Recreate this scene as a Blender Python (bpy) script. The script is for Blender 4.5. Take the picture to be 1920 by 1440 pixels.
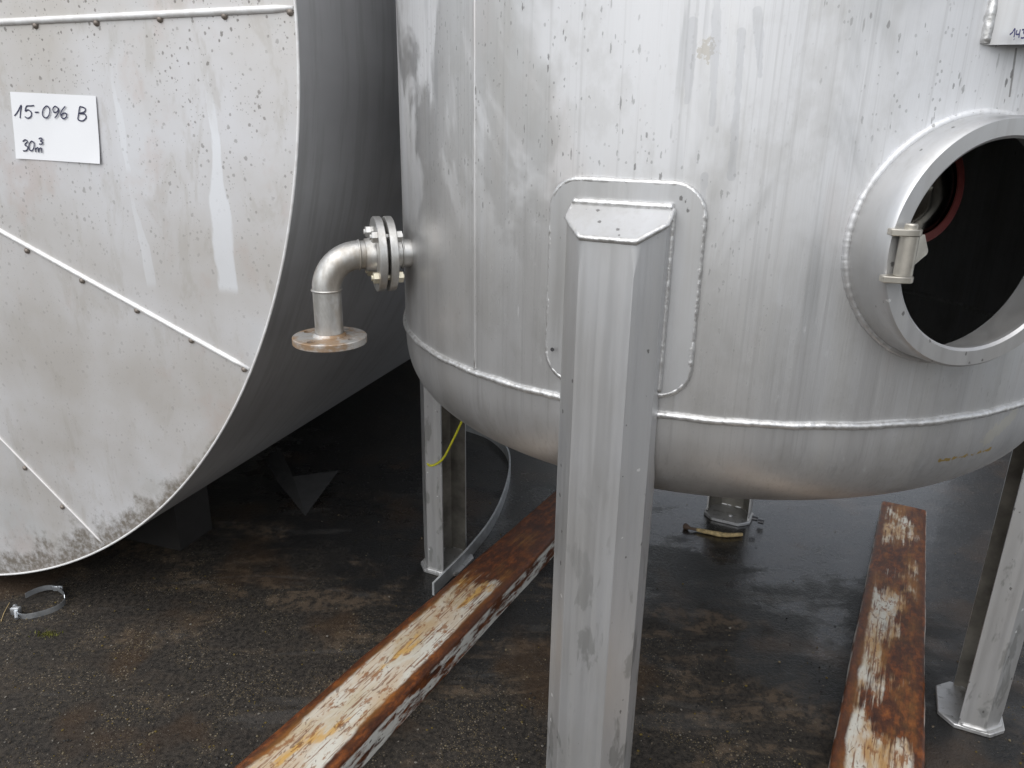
import bpy, bmesh, math, random
from mathutils import Vector, Matrix
random.seed(7)
R_ = math.radians
scn = bpy.context.scene
for o in list(bpy.data.objects): bpy.data.objects.remove(o)

# ------------------------------------------------------------------ camera
F_PX = 1420.04
CAM = Vector((0, 0, 1.4))
AX = Vector((0.99987259, 0.00522467, 0.01508346))     # image right
AD = Vector((0.01596271, -0.32726290, -0.94479849))   # image down
AF = Vector((0.0, 0.94491888, -0.32730461))           # forward
cd = bpy.data.cameras.new('camera'); cam = bpy.data.objects.new('camera', cd)
scn.collection.objects.link(cam)
cd.sensor_width = 36; cd.lens = F_PX / 1920 * 36; cd.clip_end = 2000; cd.clip_start = 0.05
m = Matrix.Identity(4)
for i in range(3):
    m[i][0] = AX[i]; m[i][1] = -AD[i]; m[i][2] = -AF[i]; m[i][3] = CAM[i]
cam.matrix_world = m
scn.camera = cam

# ------------------------------------------------------------------ overcast sky, weak wide sun, exposure
w = bpy.data.worlds.new('World'); scn.world = w; w.use_nodes = True
nt = w.node_tree; nt.nodes.clear()
sky = nt.nodes.new('ShaderNodeTexSky'); sky.sky_type = 'NISHITA'; sky.sun_disc = False
SUN_EL, SUN_ROT = R_(52), R_(209)
sky.sun_elevation = SUN_EL; sky.sun_rotation = SUN_ROT
sky.air_density = 1.0; sky.dust_density = 1.0; sky.ozone_density = 1.0
hs = nt.nodes.new('ShaderNodeHueSaturation'); hs.inputs['Saturation'].default_value = 0.26
bg = nt.nodes.new('ShaderNodeBackground'); bg.inputs['Strength'].default_value = 0.10
wo = nt.nodes.new('ShaderNodeOutputWorld')
nt.links.new(sky.outputs[0], hs.inputs['Color']); nt.links.new(hs.outputs[0], bg.inputs['Color'])
nt.links.new(bg.outputs[0], wo.inputs['Surface'])
sl = bpy.data.lights.new('sun', 'SUN'); sl.energy = 1.3; sl.angle = R_(80); sl.color = (1.0, 0.985, 0.965)
sun = bpy.data.objects.new('sun', sl); scn.collection.objects.link(sun)
sd = Vector((math.sin(SUN_ROT) * math.cos(SUN_EL), math.cos(SUN_ROT) * math.cos(SUN_EL), math.sin(SUN_EL)))
sun.rotation_euler = sd.to_track_quat('Z', 'Y').to_euler(); sun.location = (-4, -7, 14)
vs = scn.view_settings; vs.view_transform = 'Standard'; vs.look = 'None'; vs.gamma = 1; vs.exposure = 0.78
vs.use_curve_mapping = False
scn.cycles.max_bounces = 6; scn.cycles.diffuse_bounces = 3; scn.cycles.glossy_bounces = 3

# ------------------------------------------------------------------ helpers
def ray(px, py):
    return AX * ((px - 960) / F_PX) + AD * ((py - 720) / F_PX) + AF
def ground(px, py, z=0.0):
    d = ray(px, py); return CAM + d * ((z - CAM.z) / d.z)
def lk(o, parent=None):
    scn.collection.objects.link(o)
    if parent: o.parent = parent
    return o
def thing(name, loc, rz, label, cat, group=None):
    o = bpy.data.objects.new(name, None); o.location = loc; o.rotation_euler = (0, 0, rz)
    lk(o); o['label'] = label; o['category'] = cat
    if group: o['group'] = group
    return o
def obj(name, bm, mat, parent=None, smooth=None, label=None):
    me = bpy.data.meshes.new(name)
    bmesh.ops.recalc_face_normals(bm, faces=bm.faces[:])
    bm.to_mesh(me); bm.free()
    me.materials.append(mat)
    o = bpy.data.objects.new(name, me); lk(o, parent)
    if smooth is not None:
        me.polygons.foreach_set('use_smooth', [True] * len(me.polygons))
        if smooth < 180: me.set_sharp_from_angle(angle=R_(smooth))
    if label: o['label'] = label
    return o
def tag(o, label, cat, group=None, kind=None):
    o['label'] = label
    if cat: o['category'] = cat
    if group: o['group'] = group
    if kind: o['kind'] = kind
    return o
def tube(bm, pts, r, seg=10, closed=False, jit=0.0, cap=True, flat=None):
    """tube along pts; r number or list; jit = bead-like unevenness"""
    pts = [Vector(p) for p in pts]; n = len(pts); rings = []
    up = None; slow = 0.0
    for i, p in enumerate(pts):
        a = pts[(i - 1) % n] if (closed or i > 0) else p
        b = pts[(i + 1) % n] if (closed or i < n - 1) else p
        t = (b - a).normalized()
        if up is None:
            up = t.orthogonal().normalized()
        up = (up - t * up.dot(t)).normalized()
        s = t.cross(up)
        rr = (r[i] if isinstance(r, (list, tuple)) else r)
        if jit:
            slow = 0.85 * slow + 0.15 * random.uniform(-4, 4)
            rr *= 1 + jit * (0.85 * slow + 0.18 * math.sin(i * 2.1) + random.uniform(-.4, .4))
        rings.append([bm.verts.new(p + (up * math.cos(2 * math.pi * k / seg) + s * math.sin(2 * math.pi * k / seg)) * rr) for k in range(seg)])
    for i in range(n if closed else n - 1):
        A, B = rings[i], rings[(i + 1) % n]
        off = 0
        if closed and i == n - 1:
            off = min(range(seg), key=lambda q: (A[0].co - B[q].co).length)
        for k in range(seg):
            try: bm.faces.new((A[k], A[(k + 1) % seg], B[(k + 1 + off) % seg], B[(k + off) % seg]))
            except ValueError: pass
    if cap and not closed:
        bm.faces.new(rings[0][::-1]); bm.faces.new(rings[-1])
def prism(bm, poly, z0, z1, f=lambda x, y, z: (x, y, z)):
    a = [bm.verts.new(f(x, y, z0)) for x, y in poly]; b = [bm.verts.new(f(x, y, z1)) for x, y in poly]
    bm.faces.new(a[::-1]); bm.faces.new(b); n = len(poly)
    for i in range(n): bm.faces.new((a[i], a[(i + 1) % n], b[(i + 1) % n], b[i]))
def lathe(bm, prof, f, seg=48, closed=False):
    """prof = [(radius, axial)], f(radius*cos, radius*sin, axial)"""
    rings = [[bm.verts.new(f(r * math.cos(2 * math.pi * k / seg), r * math.sin(2 * math.pi * k / seg), a)) for k in range(seg)] for r, a in prof]
    m = len(rings)
    for i in range(m if closed else m - 1):
        A, B = rings[i], rings[(i + 1) % m]
        for k in range(seg): bm.faces.new((A[k], A[(k + 1) % seg], B[(k + 1) % seg], B[k]))
    return rings
def bev(bm, w, seg=2, ang=30):
    bm.normal_update()
    es = [e for e in bm.edges if len(e.link_faces) == 2 and e.calc_face_angle(0) > R_(ang)]
    bmesh.ops.bevel(bm, geom=es, offset=w, segments=seg, profile=0.5, affect='EDGES', clamp_overlap=True)
def spline(pts, n=8, closed=False):
    pts = [Vector(p) for p in pts]; out = []; L = len(pts)
    for i in range(L if closed else L - 1):
        if closed: p0, p1, p2, p3 = (pts[(i + k - 1) % L] for k in range(4))
        else: p0, p1, p2, p3 = pts[max(i - 1, 0)], pts[i], pts[i + 1], pts[min(i + 2, L - 1)]
        for k in range(n):
            t = k / n
            out.append(0.5 * ((2 * p1) + (p2 - p0) * t + (2 * p0 - 5 * p1 + 4 * p2 - p3) * t * t + (3 * p1 - p0 - 3 * p2 + p3) * t ** 3))
    if not closed: out.append(pts[-1])
    return out

# ------------------------------------------------------------------ material mini language
class MT:
    def __init__(s, name):
        s.m = bpy.data.materials.new(name); s.m.use_nodes = True
        s.t = s.m.node_tree; s.n = s.t.nodes; s.n.clear()
        s.out = s.n.new('ShaderNodeOutputMaterial'); s.b = s.n.new('ShaderNodeBsdfPrincipled')
        s.t.links.new(s.b.outputs[0], s.out.inputs[0])
        s.tc = s.n.new('ShaderNodeTexCoord'); s.o = s.tc.outputs['Object']
    def put(s, sock, v):
        if isinstance(v, bpy.types.NodeSocket): s.t.links.new(v, sock)
        elif isinstance(v, (tuple, list)) and len(v) == 3 and sock.type == 'RGBA': sock.default_value = (*v, 1)
        else: sock.default_value = v
    def set(s, **k):
        for a, v in k.items(): s.put(s.b.inputs[a.replace('_', ' ')], v)
        return s
    def map(s, sc=(1, 1, 1), loc=(0, 0, 0), rot=(0, 0, 0), v=None):
        n = s.n.new('ShaderNodeMapping'); n.inputs['Scale'].default_value = sc; n.inputs['Location'].default_value = loc
        n.inputs['Rotation'].default_value = rot
        s.t.links.new(v or s.o, n.inputs[0]); return n.outputs[0]
    dim = '3D'
    def noise(s, v, sc=5, det=4, ro=0.55, dis=0.0):
        n = s.n.new('ShaderNodeTexNoise'); n.noise_dimensions = s.dim; det = min(det, 5); n.inputs['Scale'].default_value = sc; n.inputs['Detail'].default_value = det
        n.inputs['Roughness'].default_value = ro; n.inputs['Distortion'].default_value = dis
        s.t.links.new(v, n.inputs['Vector']); return n.outputs['Fac']
    def vor(s, v, sc=5, out='Distance', rnd=1.0):
        n = s.n.new('ShaderNodeTexVoronoi'); n.inputs['Scale'].default_value = sc; n.inputs['Randomness'].default_value = rnd
        s.t.links.new(v, n.inputs['Vector']); return n.outputs[out]
    def ramp(s, v, *st):
        n = s.n.new('ShaderNodeValToRGB'); e = n.color_ramp.elements
        while len(e) < len(st): e.new(0.5)
        for x, (p, c) in zip(e, st):
            x.position = p; x.color = (c, c, c, 1) if not isinstance(c, tuple) else (*c, 1)
        s.t.links.new(v, n.inputs[0]); return n.outputs[0]
    def mr(s, v, a, b, c=0.0, d=1.0):
        n = s.n.new('ShaderNodeMapRange'); n.interpolation_type = 'SMOOTHSTEP'
        s.put(n.inputs[0], v)
        for i, x in enumerate((a, b, c, d)): s.put(n.inputs[i + 1], x)
        return n.outputs[0]
    def mth(s, op, a, b=0.0, c=None):
        n = s.n.new('ShaderNodeMath'); n.operation = op; s.put(n.inputs[0], a); s.put(n.inputs[1], b)
        if c is not None: s.put(n.inputs[2], c)
        return n.outputs[0]
    def mix(s, f, a, b, mode='MIX'):
        n = s.n.new('ShaderNodeMix'); n.data_type = 'RGBA'; n.blend_type = mode
        s.put(n.inputs[0], f); s.put(n.inputs[6], a); s.put(n.inputs[7], b); return n.outputs[2]
    def xyz(s, v=None):
        n = s.n.new('ShaderNodeSeparateXYZ'); s.t.links.new(v or s.o, n.inputs[0]); return n.outputs
    def bump(s, h, st=0.2, dist=0.01):
        n = s.n.new('ShaderNodeBump'); n.inputs['Strength'].default_value = st; n.inputs['Distance'].default_value = dist
        s.put(n.inputs['Height'], h); s.t.links.new(n.outputs[0], s.b.inputs['Normal'])
    def vm(s, op, a, b=None):
        n = s.n.new('ShaderNodeVectorMath'); n.operation = op
        for i, q in enumerate((a, b)):
            if q is None: continue
            if isinstance(q, bpy.types.NodeSocket): s.t.links.new(q, n.inputs[i])
            else: n.inputs[i].default_value = tuple(q)
        return n.outputs['Value' if op in ('DOT_PRODUCT', 'LENGTH') else 'Vector']
    def seg(s, A, B, w, rough=0.6, nsc=60):
        """mask of a worn mark along the segment A-B in object space"""
        A, B = Vector(A), Vector(B); ab = B - A
        pa = s.vm('SUBTRACT', s.o, A); n = s.n.new('ShaderNodeClamp')
        s.put(n.inputs[0], s.mth('DIVIDE', s.vm('DOT_PRODUCT', pa, ab), ab.length_squared)); t = n.outputs[0]
        sc = s.n.new('ShaderNodeVectorMath'); sc.operation = 'SCALE'; sc.inputs[0].default_value = tuple(ab); s.t.links.new(t, sc.inputs['Scale'])
        d = s.mth('DIVIDE', s.vm('LENGTH', s.vm('SUBTRACT', pa, sc.outputs[0])), w)
        d = s.mth('ADD', d, s.mth('MULTIPLY', s.mth('SUBTRACT', s.noise(s.map((nsc, nsc, nsc)), 1.0, 3, 0.7), 0.5), rough * 3))
        return s.mr(d, 0.7, 1.0, 1.0, 0.0)
    def specks(s, sc, size, density, rot=(0, 0, 0), loc=(0, 0, 0)):
        """mask of separate specks: sc = anisotropic cells per metre"""
        v = s.map(sc, loc, rot)
        vn = s.n.new('ShaderNodeTexVoronoi'); vn.voronoi_dimensions = s.dim; vn.inputs['Scale'].default_value = 1.0
        s.t.links.new(v, vn.inputs['Vector']); d, c = vn.outputs['Distance'], vn.outputs['Color']
        c3 = s.xyz(c); r = c3[0]
        on = s.mth('GREATER_THAN', r, 1 - density)
        e = s.noise(v, 3.0, 3, 0.7)
        dd = s.mth('ADD', d, s.mth('MULTIPLY', s.mth('SUBTRACT', e, 0.5), 0.55))
        rad = s.mth('MULTIPLY', c3[1], size)
        return s.mth('MULTIPLY', on, s.mr(s.mth('SUBTRACT', dd, rad), 0.0, 0.07, 1.0, 0.0))

def on_tank(px, py):
    """pixel -> point on the standing tank, in its own space"""
    d = ray(px, py); t = 0.5
    while t < 3:
        p = CAM + d * t - Vector((0.4843, 1.8805, 0)); rho = math.hypot(p.x, p.y) / 0.7503
        q = max(0, (0.946 - p.z) / 0.255)
        if (rho ** 3.2 + q ** 3.2) < 1: return p
        t += 0.0008
def tank_steel():
    s = MT('weathered_tank_steel')
    big = s.noise(s.map((2.2, 2.2, 1.1)), 1.0, 4)
    strk = s.noise(s.map((16, 16, 0.9)), 1.0, 5, 0.6, 0.3)
    drip = s.noise(s.map((22, 22, 1.6), (3, 1, 0)), 1.0, 3, 0.5, 0.9)
    fine = s.noise(s.map((260, 260, 14)), 1.0, 2)
    z = s.xyz()[2]
    up = s.mr(z, 1.10, 1.50)
    col = s.mix(s.ramp(big, (0.35, 0.0), (0.65, 1.0)), (0.57, 0.56, 0.545), (0.66, 0.665, 0.675))
    col = s.mix(s.mth('MULTIPLY', s.ramp(strk, (0.52, 0.0), (0.75, 1.0)), 0.4), col, (0.47, 0.455, 0.42))
    # pale chalky runs on the upper wall
    chalk = s.mth('MULTIPLY', s.mr(s.noise(s.map((5, 5, 2.0), (7, 2, 4)), 1.0, 5, 0.62, 0.8), 0.44, 0.53), up)
    col = s.mix(s.mth('MULTIPLY', chalk, 0.55), col, (0.76, 0.77, 0.79))
    # grey water drips
    dm = s.mth('MULTIPLY', s.mr(drip, 0.60, 0.66), s.mr(s.noise(s.map((3, 3, 2), (1, 5, 2)), 1.0, 3), 0.45, 0.62))
    col = s.mix(s.mth('MULTIPLY', dm, 0.38), col, (0.40, 0.41, 0.42))
    # brown film low down, strengthened as painted shade on the dish
    br = s.mth('MULTIPLY', s.mr(s.noise(s.map((5, 5, 3), (4, 4, 4)), 1.0, 4), 0.42, 0.72), s.mr(z, 1.05, 0.72))
    col = s.mix(s.mth('MULTIPLY', br, 0.5), col, (0.30, 0.285, 0.265))
    pinkish = s.mr(s.noise(s.map((7, 7, 2.5), (14, 4, 4)), 1.0, 4), 0.58, 0.72)
    col = s.mix(s.mth('MULTIPLY', pinkish, 0.18), col, (0.50, 0.42, 0.37))
    vs1 = s.mr(s.noise(s.map((130, 130, 1.1), (5, 8, 2)), 1.0, 3, 0.6), 0.52, 0.66)
    col = s.mix(s.mth('MULTIPLY', vs1, 0.20), col, (0.36, 0.355, 0.345))
    vs2 = s.mr(s.noise(s.map((40, 40, 1.4), (2, 9, 7)), 1.0, 4, 0.6, 0.3), 0.60, 0.68)
    col = s.mix(s.mth('MULTIPLY', vs2, 0.22), col, (0.74, 0.75, 0.77))
    wob = s.noise(s.map((13, 13, 9), (2, 2, 7)), 1.0, 5, 0.65)
    col = s.mix(s.mr(wob, 0.50, 0.66, 0.0, 0.22), col, (0.42, 0.41, 0.385))
    # black specks and dashes
    zone = s.mr(s.noise(s.map((2.4, 2.4, 2.0), (9, 9, 1)), 1.0, 2), 0.36, 0.62)
    k1 = s.specks((120, 120, 42), 0.22, 0.30, (0.16, 0.22, 0))
    k2 = s.specks((130, 130, 22), 0.20, 0.16, (0.14, 0.20, 0), (4, 2, 8))
    k3 = s.specks((190, 190, 140), 0.36, 0.16, (0, 0, 0), (1, 2, 3))
    k = s.mth('MAXIMUM', s.mth('MAXIMUM', k1, k2), s.mth('MULTIPLY', k3, 0.6))
    kk = s.mth('MULTIPLY', s.mth('MULTIPLY', k, zone), s.mr(z, 0.85, 1.45, 0.25, 1.0))
    col = s.mix(s.mth('MULTIPLY', kk, s.mr(wob, 0.35, 0.6, 0.25, 0.72)), col, (0.10, 0.095, 0.09))
    col = s.mix(s.mth('MULTIPLY', s.seg(on_tank(1905, 92), on_tank(1893, 180), 0.0022, 0.3), 0.7), col, (0.16, 0.15, 0.14))
    col = s.mix(s.mth('MULTIPLY', s.seg(on_tank(1762, 864), on_tank(1856, 842), 0.0036, 1.3, 70), 0.85), col, (0.52, 0.35, 0.07))
    col = s.mix(s.mth('MULTIPLY', s.seg(on_tank(1902, 775), on_tank(1852, 822), 0.016, 0.9, 70), 0.6), col, (0.66, 0.64, 0.56))
    col = s.mix(s.mth('MULTIPLY', s.seg(on_tank(1325, 95), on_tank(1322, 92), 0.013, 1.6, 120), 0.4), col, (0.36, 0.31, 0.22))
    for x0_, y0_, x1_, y1_ in ((1345, 0, 1335, 230), (1392, 60, 1372, 330), (1300, 40, 1288, 190), (1420, 20, 1425, 140), (1322, 330, 1300, 560)):
        col = s.mix(s.mth('MULTIPLY', s.seg(on_tank(x0_, y0_), on_tank(x1_, y1_), 0.0065, 0.7, 22), 0.32), col, (0.42, 0.43, 0.45))
    ro = s.mr(s.mth('ADD', s.mth('MULTIPLY', strk, 0.6), s.mth('MULTIPLY', big, 0.4)), 0.3, 0.7, 0.36, 0.50)
    ro = s.mth('ADD', ro, s.mth('MULTIPLY', s.mth('MAXIMUM', chalk, kk), 0.16))
    met = s.mth('SUBTRACT', 0.80, s.mth('MULTIPLY', s.mth('MAXIMUM', chalk, kk), 0.40))
    s.set(Base_Color=col, Roughness=ro, Metallic=met)
    s.bump(s.mth('ADD', s.mth('MULTIPLY', fine, 0.25), s.noise(s.map((5, 5, 4)), 1.0, 2)), 0.20, 0.005)
    return s.m
def leg_steel():
    s = MT('leg_steel')
    big = s.noise(s.map((6, 6, 2.4)), 1.0, 4, 0.6)
    strk = s.noise(s.map((60, 60, 1.5)), 1.0, 4, 0.6)
    col = s.mix(s.ramp(big, (0.35, 0.0), (0.65, 1.0)), (0.50, 0.495, 0.485), (0.60, 0.605, 0.615))
    col = s.mix(s.mth('MULTIPLY', s.ramp(strk, (0.5, 0.0), (0.7, 1.0)), 0.3), col, (0.42, 0.41, 0.39))
    st = s.mr(s.noise(s.map((26, 26, 9), (2, 3, 4)), 1.0, 4, 0.6, 0.4), 0.55, 0.63)
    low = s.mr(s.xyz()[2], 1.0, 0.35)
    col = s.mix(s.mth('MULTIPLY', s.mth('MULTIPLY', st, low), 0.65), col, (0.27, 0.27, 0.26))
    k = s.specks((90, 90, 60), 0.24, 0.10)
    col = s.mix(s.mth('MULTIPLY', k, 0.7), col, (0.10, 0.095, 0.09))
    wsp = s.specks((60, 60, 60), 0.20, 0.02, (0, 0, 0), (8, 1, 5))
    col = s.mix(wsp, col, (0.85, 0.85, 0.85))
    s.set(Base_Color=col, Metallic=0.75, Roughness=s.mr(strk, 0.3, 0.7, 0.38, 0.52))
    s.bump(s.noise(s.map((8, 8, 3)), 1.0, 3), 0.08, 0.004)
    return s.m
def weld_steel():
    s = MT('weld_bead_steel')
    n = s.noise(s.map((90, 90, 90)), 1.0, 3)
    col = s.mix(s.ramp(n, (0.35, 0.0), (0.65, 1.0)), (0.55, 0.545, 0.53), (0.74, 0.74, 0.74))
    s.set(Base_Color=col, Metallic=0.8, Roughness=0.42); s.bump(n, 0.5, 0.003); return s.m
def pipe_steel():
    s = MT('stained_pipe_steel')
    n = s.noise(s.map((30, 30, 12)), 1.0, 4, 0.65); n2 = s.noise(s.map((14, 14, 9), (3, 3, 3)), 1.0, 4)
    col = s.mix(s.ramp(n, (0.35, 0.0), (0.6, 1.0)), (0.42, 0.41, 0.385), (0.64, 0.635, 0.62))
    col = s.mix(s.mth('MULTIPLY', s.mr(n2, 0.52, 0.66), 0.5), col, (0.33, 0.27, 0.20))
    s.set(Base_Color=col, Metallic=0.8, Roughness=s.mr(n, 0.3, 0.7, 0.50, 0.34)); s.bump(n, 0.15, 0.002); return s.m
def rusty_flange():
    s = MT('rust_stained_flange')
    n = s.noise(s.map((18, 18, 30)), 1.0, 4, 0.65)
    col = s.mix(s.mr(n, 0.40, 0.62), (0.60, 0.59, 0.57), (0.30, 0.20, 0.12))
    s.set(Base_Color=col, Metallic=s.mr(n, 0.4, 0.62, 0.75, 0.25), Roughness=0.48); s.bump(n, 0.15, 0.002); return s.m
def end_sheet(streaks, R):
    s = MT('spotted_end_sheet')
    x, y, z = s.xyz()
    big = s.noise(s.map((2.0, 2.0, 2.0)), 1.0, 5, 0.6)
    col = s.mix(s.ramp(big, (0.36, 0.0), (0.64, 1.0)), (0.55, 0.525, 0.495), (0.67, 0.67, 0.685))
    pink = s.mr(s.noise(s.map((4.5, 1, 3.5), (6, 0, 1)), 1.0, 5, 0.65), 0.54, 0.68)
    col = s.mix(s.mth('MULTIPLY', pink, 0.36), col, (0.52, 0.41, 0.36))
    stn = s.mr(s.noise(s.map((11, 1, 4.5), (16, 0, 3)), 1.0, 5, 0.7, 0.5), 0.52, 0.64)
    col = s.mix(s.mth('MULTIPLY', stn, 0.30), col, (0.42, 0.39, 0.34))
    gre = s.mr(s.noise(s.map((3, 1, 2.6), (1, 0, 8)), 1.0, 4), 0.55, 0.7)
    col = s.mix(s.mth('MULTIPLY', gre, 0.25), col, (0.47, 0.50, 0.50))
    upz = s.mr(z, 0.9, 1.65, 0.35, 1.0)
    k = s.mth('MAXIMUM', s.specks((100, 1, 90), 0.27, 0.42), s.specks((48, 1, 44), 0.17, 0.42, (0, 0.5, 0), (4, 0, 8)))
    k = s.mth('MAXIMUM', k, s.mth('MULTIPLY', s.specks((230, 1, 200), 0.26, 0.34, (0, 0, 0), (1, 0, 3)), 0.8))
    clus = s.mr(s.noise(s.map((9, 1, 9), (2, 0, 2)), 1.0, 4, 0.65), 0.32, 0.56)
    k = s.mth('MULTIPLY', s.mth('MULTIPLY', k, clus), upz)
    col = s.mix(s.mth('MULTIPLY', k, 0.75), col, (0.13, 0.115, 0.10))
    # pale runs down the sheet
    edge = s.noise(s.map((14, 1, 5)), 1.0, 4)
    for (x0, z0, x1, z1, wd, st) in streaks:
        t = s.mr(z, z0, z1); ctr = s.mth('ADD', s.mth('MULTIPLY', t, x1 - x0), x0)
        ctr = s.mth('ADD', ctr, s.mth('MULTIPLY', s.mth('SUBTRACT', edge, 0.5), 0.05))
        d = s.mth('ABSOLUTE', s.mth('SUBTRACT', x, ctr))
        wdt = s.mth('MULTIPLY', s.mr(t, 0.0, 0.9, 0.45, 1.0), wd)
        mk = s.mr(s.mth('DIVIDE', d, wdt), 0.75, 1.0, 1.0, 0.0)
        mk = s.mth('MULTIPLY', mk, s.mth('MULTIPLY', s.mr(z, z1 - 0.012, z1 + 0.012), s.mr(z, z0 + 0.03, z0 - 0.12)))
        col = s.mix(s.mth('MULTIPLY', mk, st), col, (0.80, 0.82, 0.85))
    # brown growth along the low rim
    rr = s.mth('SQRT', s.mth('ADD', s.mth('MULTIPLY', x, x), s.mth('MULTIPLY', s.mth('SUBTRACT', z, R[1]), s.mth('SUBTRACT', z, R[1]))))
    gn = s.noise(s.map((13, 1, 13), (3, 0, 3)), 1.0, 5, 0.7)
    dd = s.mth('SUBTRACT', R[0], rr)
    wdt = s.mr(z, 0.75, 0.06, 0.0, 0.15)
    g = s.mr(s.mth('ADD', s.mth('DIVIDE', dd, s.mth('ADD', wdt, 0.004)), s.mth('MULTIPLY', s.mth('SUBTRACT', gn, 0.5), 3.2)), 0.15, 0.95, 1.0, 0.0)
    gm = s.noise(s.map((60, 1, 60)), 1.0, 4, 0.7)
    col = s.mix(s.mth('MULTIPLY', g, s.mr(gm, 0.3, 0.6, 0.45, 0.92)), col, s.mix(gm, (0.060, 0.048, 0.034), (0.16, 0.135, 0.10)))
    s.set(Base_Color=col, Metallic=s.mth('SUBTRACT', 0.45, s.mth('MULTIPLY', s.mth('MAXIMUM', k, g), 0.4)),
          Roughness=s.mr(big, 0.3, 0.7, 0.46, 0.58))
    s.bump(s.mth('ADD', s.noise(s.map((1.5, 1, 1.5)), 1.0, 2), s.mth('MULTIPLY', gn, 0.06)), 0.12, 0.02)
    return s.m
def side_sheet():
    s = MT('dull_cladding_sheet')
    n = s.noise(s.map((3, 1.2, 3)), 1.0, 4); st = s.noise(s.map((2.5, 26, 2.5)), 1.0, 5, 0.65)
    col = s.mix(s.ramp(n, (0.35, 0.0), (0.65, 1.0)), (0.42, 0.42, 0.43), (0.54, 0.545, 0.555))
    col = s.mix(s.mth('MULTIPLY', s.mr(st, 0.48, 0.64), 0.26), col, (0.26, 0.255, 0.245))
    s.set(Base_Color=col, Metallic=0.6, Roughness=0.5); return s.m
def strip_metal():
    s = MT('bright_seam_strip')
    n = s.noise(s.map((60, 60, 60)), 1.0, 3)
    col = s.mix(s.ramp(n, (0.4, 0.0), (0.62, 1.0)), (0.72, 0.71, 0.70), (0.82, 0.82, 0.82))
    s.set(Base_Color=col, Metallic=0.25, Roughness=0.5); return s.m
def rusty_beam(white_near, white_far, seed, L, w0, w1, ochre=0.25):
    """cream paint worn to rust; object space: x across, y along, z up"""
    s = MT('rusty_painted_steel')
    x, y, z = s.xyz(); sd = (seed, seed * 2.3, seed * 0.7)
    grain = s.noise(s.map((120, 6, 60), sd), 1.0, 4, 0.7, 0.2)
    grain2 = s.noise(s.map((170, 9, 90), sd), 1.0, 3, 0.6)
    blot = s.noise(s.map((14, 5, 10), sd), 1.0, 5, 0.65)
    blot2 = s.noise(s.map((5, 2.6, 5), (seed, 9, 1)), 1.0, 4, 0.6)
    rn = s.noise(s.map((50, 22, 50), sd), 1.0, 5, 0.7)
    rust = s.ramp(rn, (0.28, (0.022, 0.008, 0.005)), (0.48, (0.075, 0.023, 0.008)), (0.62, (0.19, 0.055, 0.012)), (0.78, (0.32, 0.115, 0.022)))
    rust = s.mix(s.mr(blot2, 0.42, 0.62), rust, s.mix(0.55, rust, (0.09, 0.032, 0.014)))
    paint = s.mix(s.mr(blot, 0.40, 0.62), (0.60, 0.58, 0.51), (0.50, 0.43, 0.31))
    paint = s.mix(s.mth('MULTIPLY', s.mr(s.noise(s.map((16, 5, 16), (seed + 1, 3, 5)), 1.0, 4, 0.65), 0.40, 0.62), ochre), paint, (0.42, 0.22, 0.055))
    yel = s.mr(s.noise(s.map((22, 6, 10), (seed + 4, 1, 2)), 1.0, 3, 0.5), 0.60, 0.68)
    paint = s.mix(s.mth('MULTIPLY', yel, 0.75), paint, (0.55, 0.30, 0.045))
    paint = s.mix(s.mr(grain2, 0.56, 0.63, 0.0, 0.8), paint, (0.17, 0.065, 0.026))
    paint = s.mix(s.mr(rn, 0.54, 0.62, 0.0, 0.8), paint, (0.24, 0.10, 0.035))
    # where paint survives: along the middle of the top, in blotches along the length
    half = s.mth('SUBTRACT', w0, s.mth('MULTIPLY', y, (w0 - w1) / L))
    ed = s.mth('DIVIDE', s.mth('ABSOLUTE', x), half)
    ed = s.mth('ADD', ed, s.mth('MULTIPLY', s.mth('SUBTRACT', blot, 0.5), 0.45))
    mid = s.mr(ed, 0.62, 0.74, 1.0, 0.0)
    ln = s.mr(y, white_near, white_far, 1.0, 0.0)
    amt = s.mth('ADD', s.mth('MULTIPLY', s.mth('SUBTRACT', blot2, 0.5), 2.6), ln)
    amt = s.mth('ADD', amt, s.mth('MULTIPLY', s.mth('SUBTRACT', grain, 0.5), 0.8))
    on = s.mth('MULTIPLY', s.mr(amt, 0.42, 0.60), mid)
    halo = s.mth('MULTIPLY', s.mth('MULTIPLY', s.mr(amt, 0.05, 0.5), s.mr(ed, 0.95, 0.6)), s.mr(blot, 0.40, 0.62))
    rust = s.mix(s.mth('MULTIPLY', halo, 0.6), rust, (0.34, 0.155, 0.032))
    # side faces keep more paint
    side = s.mr(s.mth('ABSOLUTE', s.mth('SUBTRACT', s.mth('ABSOLUTE', x), half)), 0.002, 0.005, 1.0, 0.0)
    zs = s.mr(z, 0.066, 0.056)
    sp = s.mth('MULTIPLY', s.mth('MULTIPLY', side, zs), s.mr(s.noise(s.map((40, 9, 40), (seed, 3, 3)), 1.0, 5, 0.65), 0.56, 0.44))
    paint2 = s.mix(s.specks((30, 36, 90), 0.34, 0.35), (0.55, 0.54, 0.50), (0.06, 0.045, 0.035))
    col = s.mix(on, rust, paint); col = s.mix(sp, col, paint2)
    scr = s.mth('MULTIPLY', s.mr(s.noise(s.map((55, 26, 5), (seed, 7, 7), (0, 0, 0.6)), 1.0, 2, 0.5, 1.5), 0.62, 0.66), on)
    col = s.mix(s.mth('MULTIPLY', scr, 0.6), col, (0.10, 0.04, 0.02))
    s.set(Base_Color=col, Metallic=0.0, Roughness=s.mr(on, 0, 1, 0.50, 0.36))
    s.put(s.b.inputs['Specular IOR Level'], 0.45)
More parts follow.
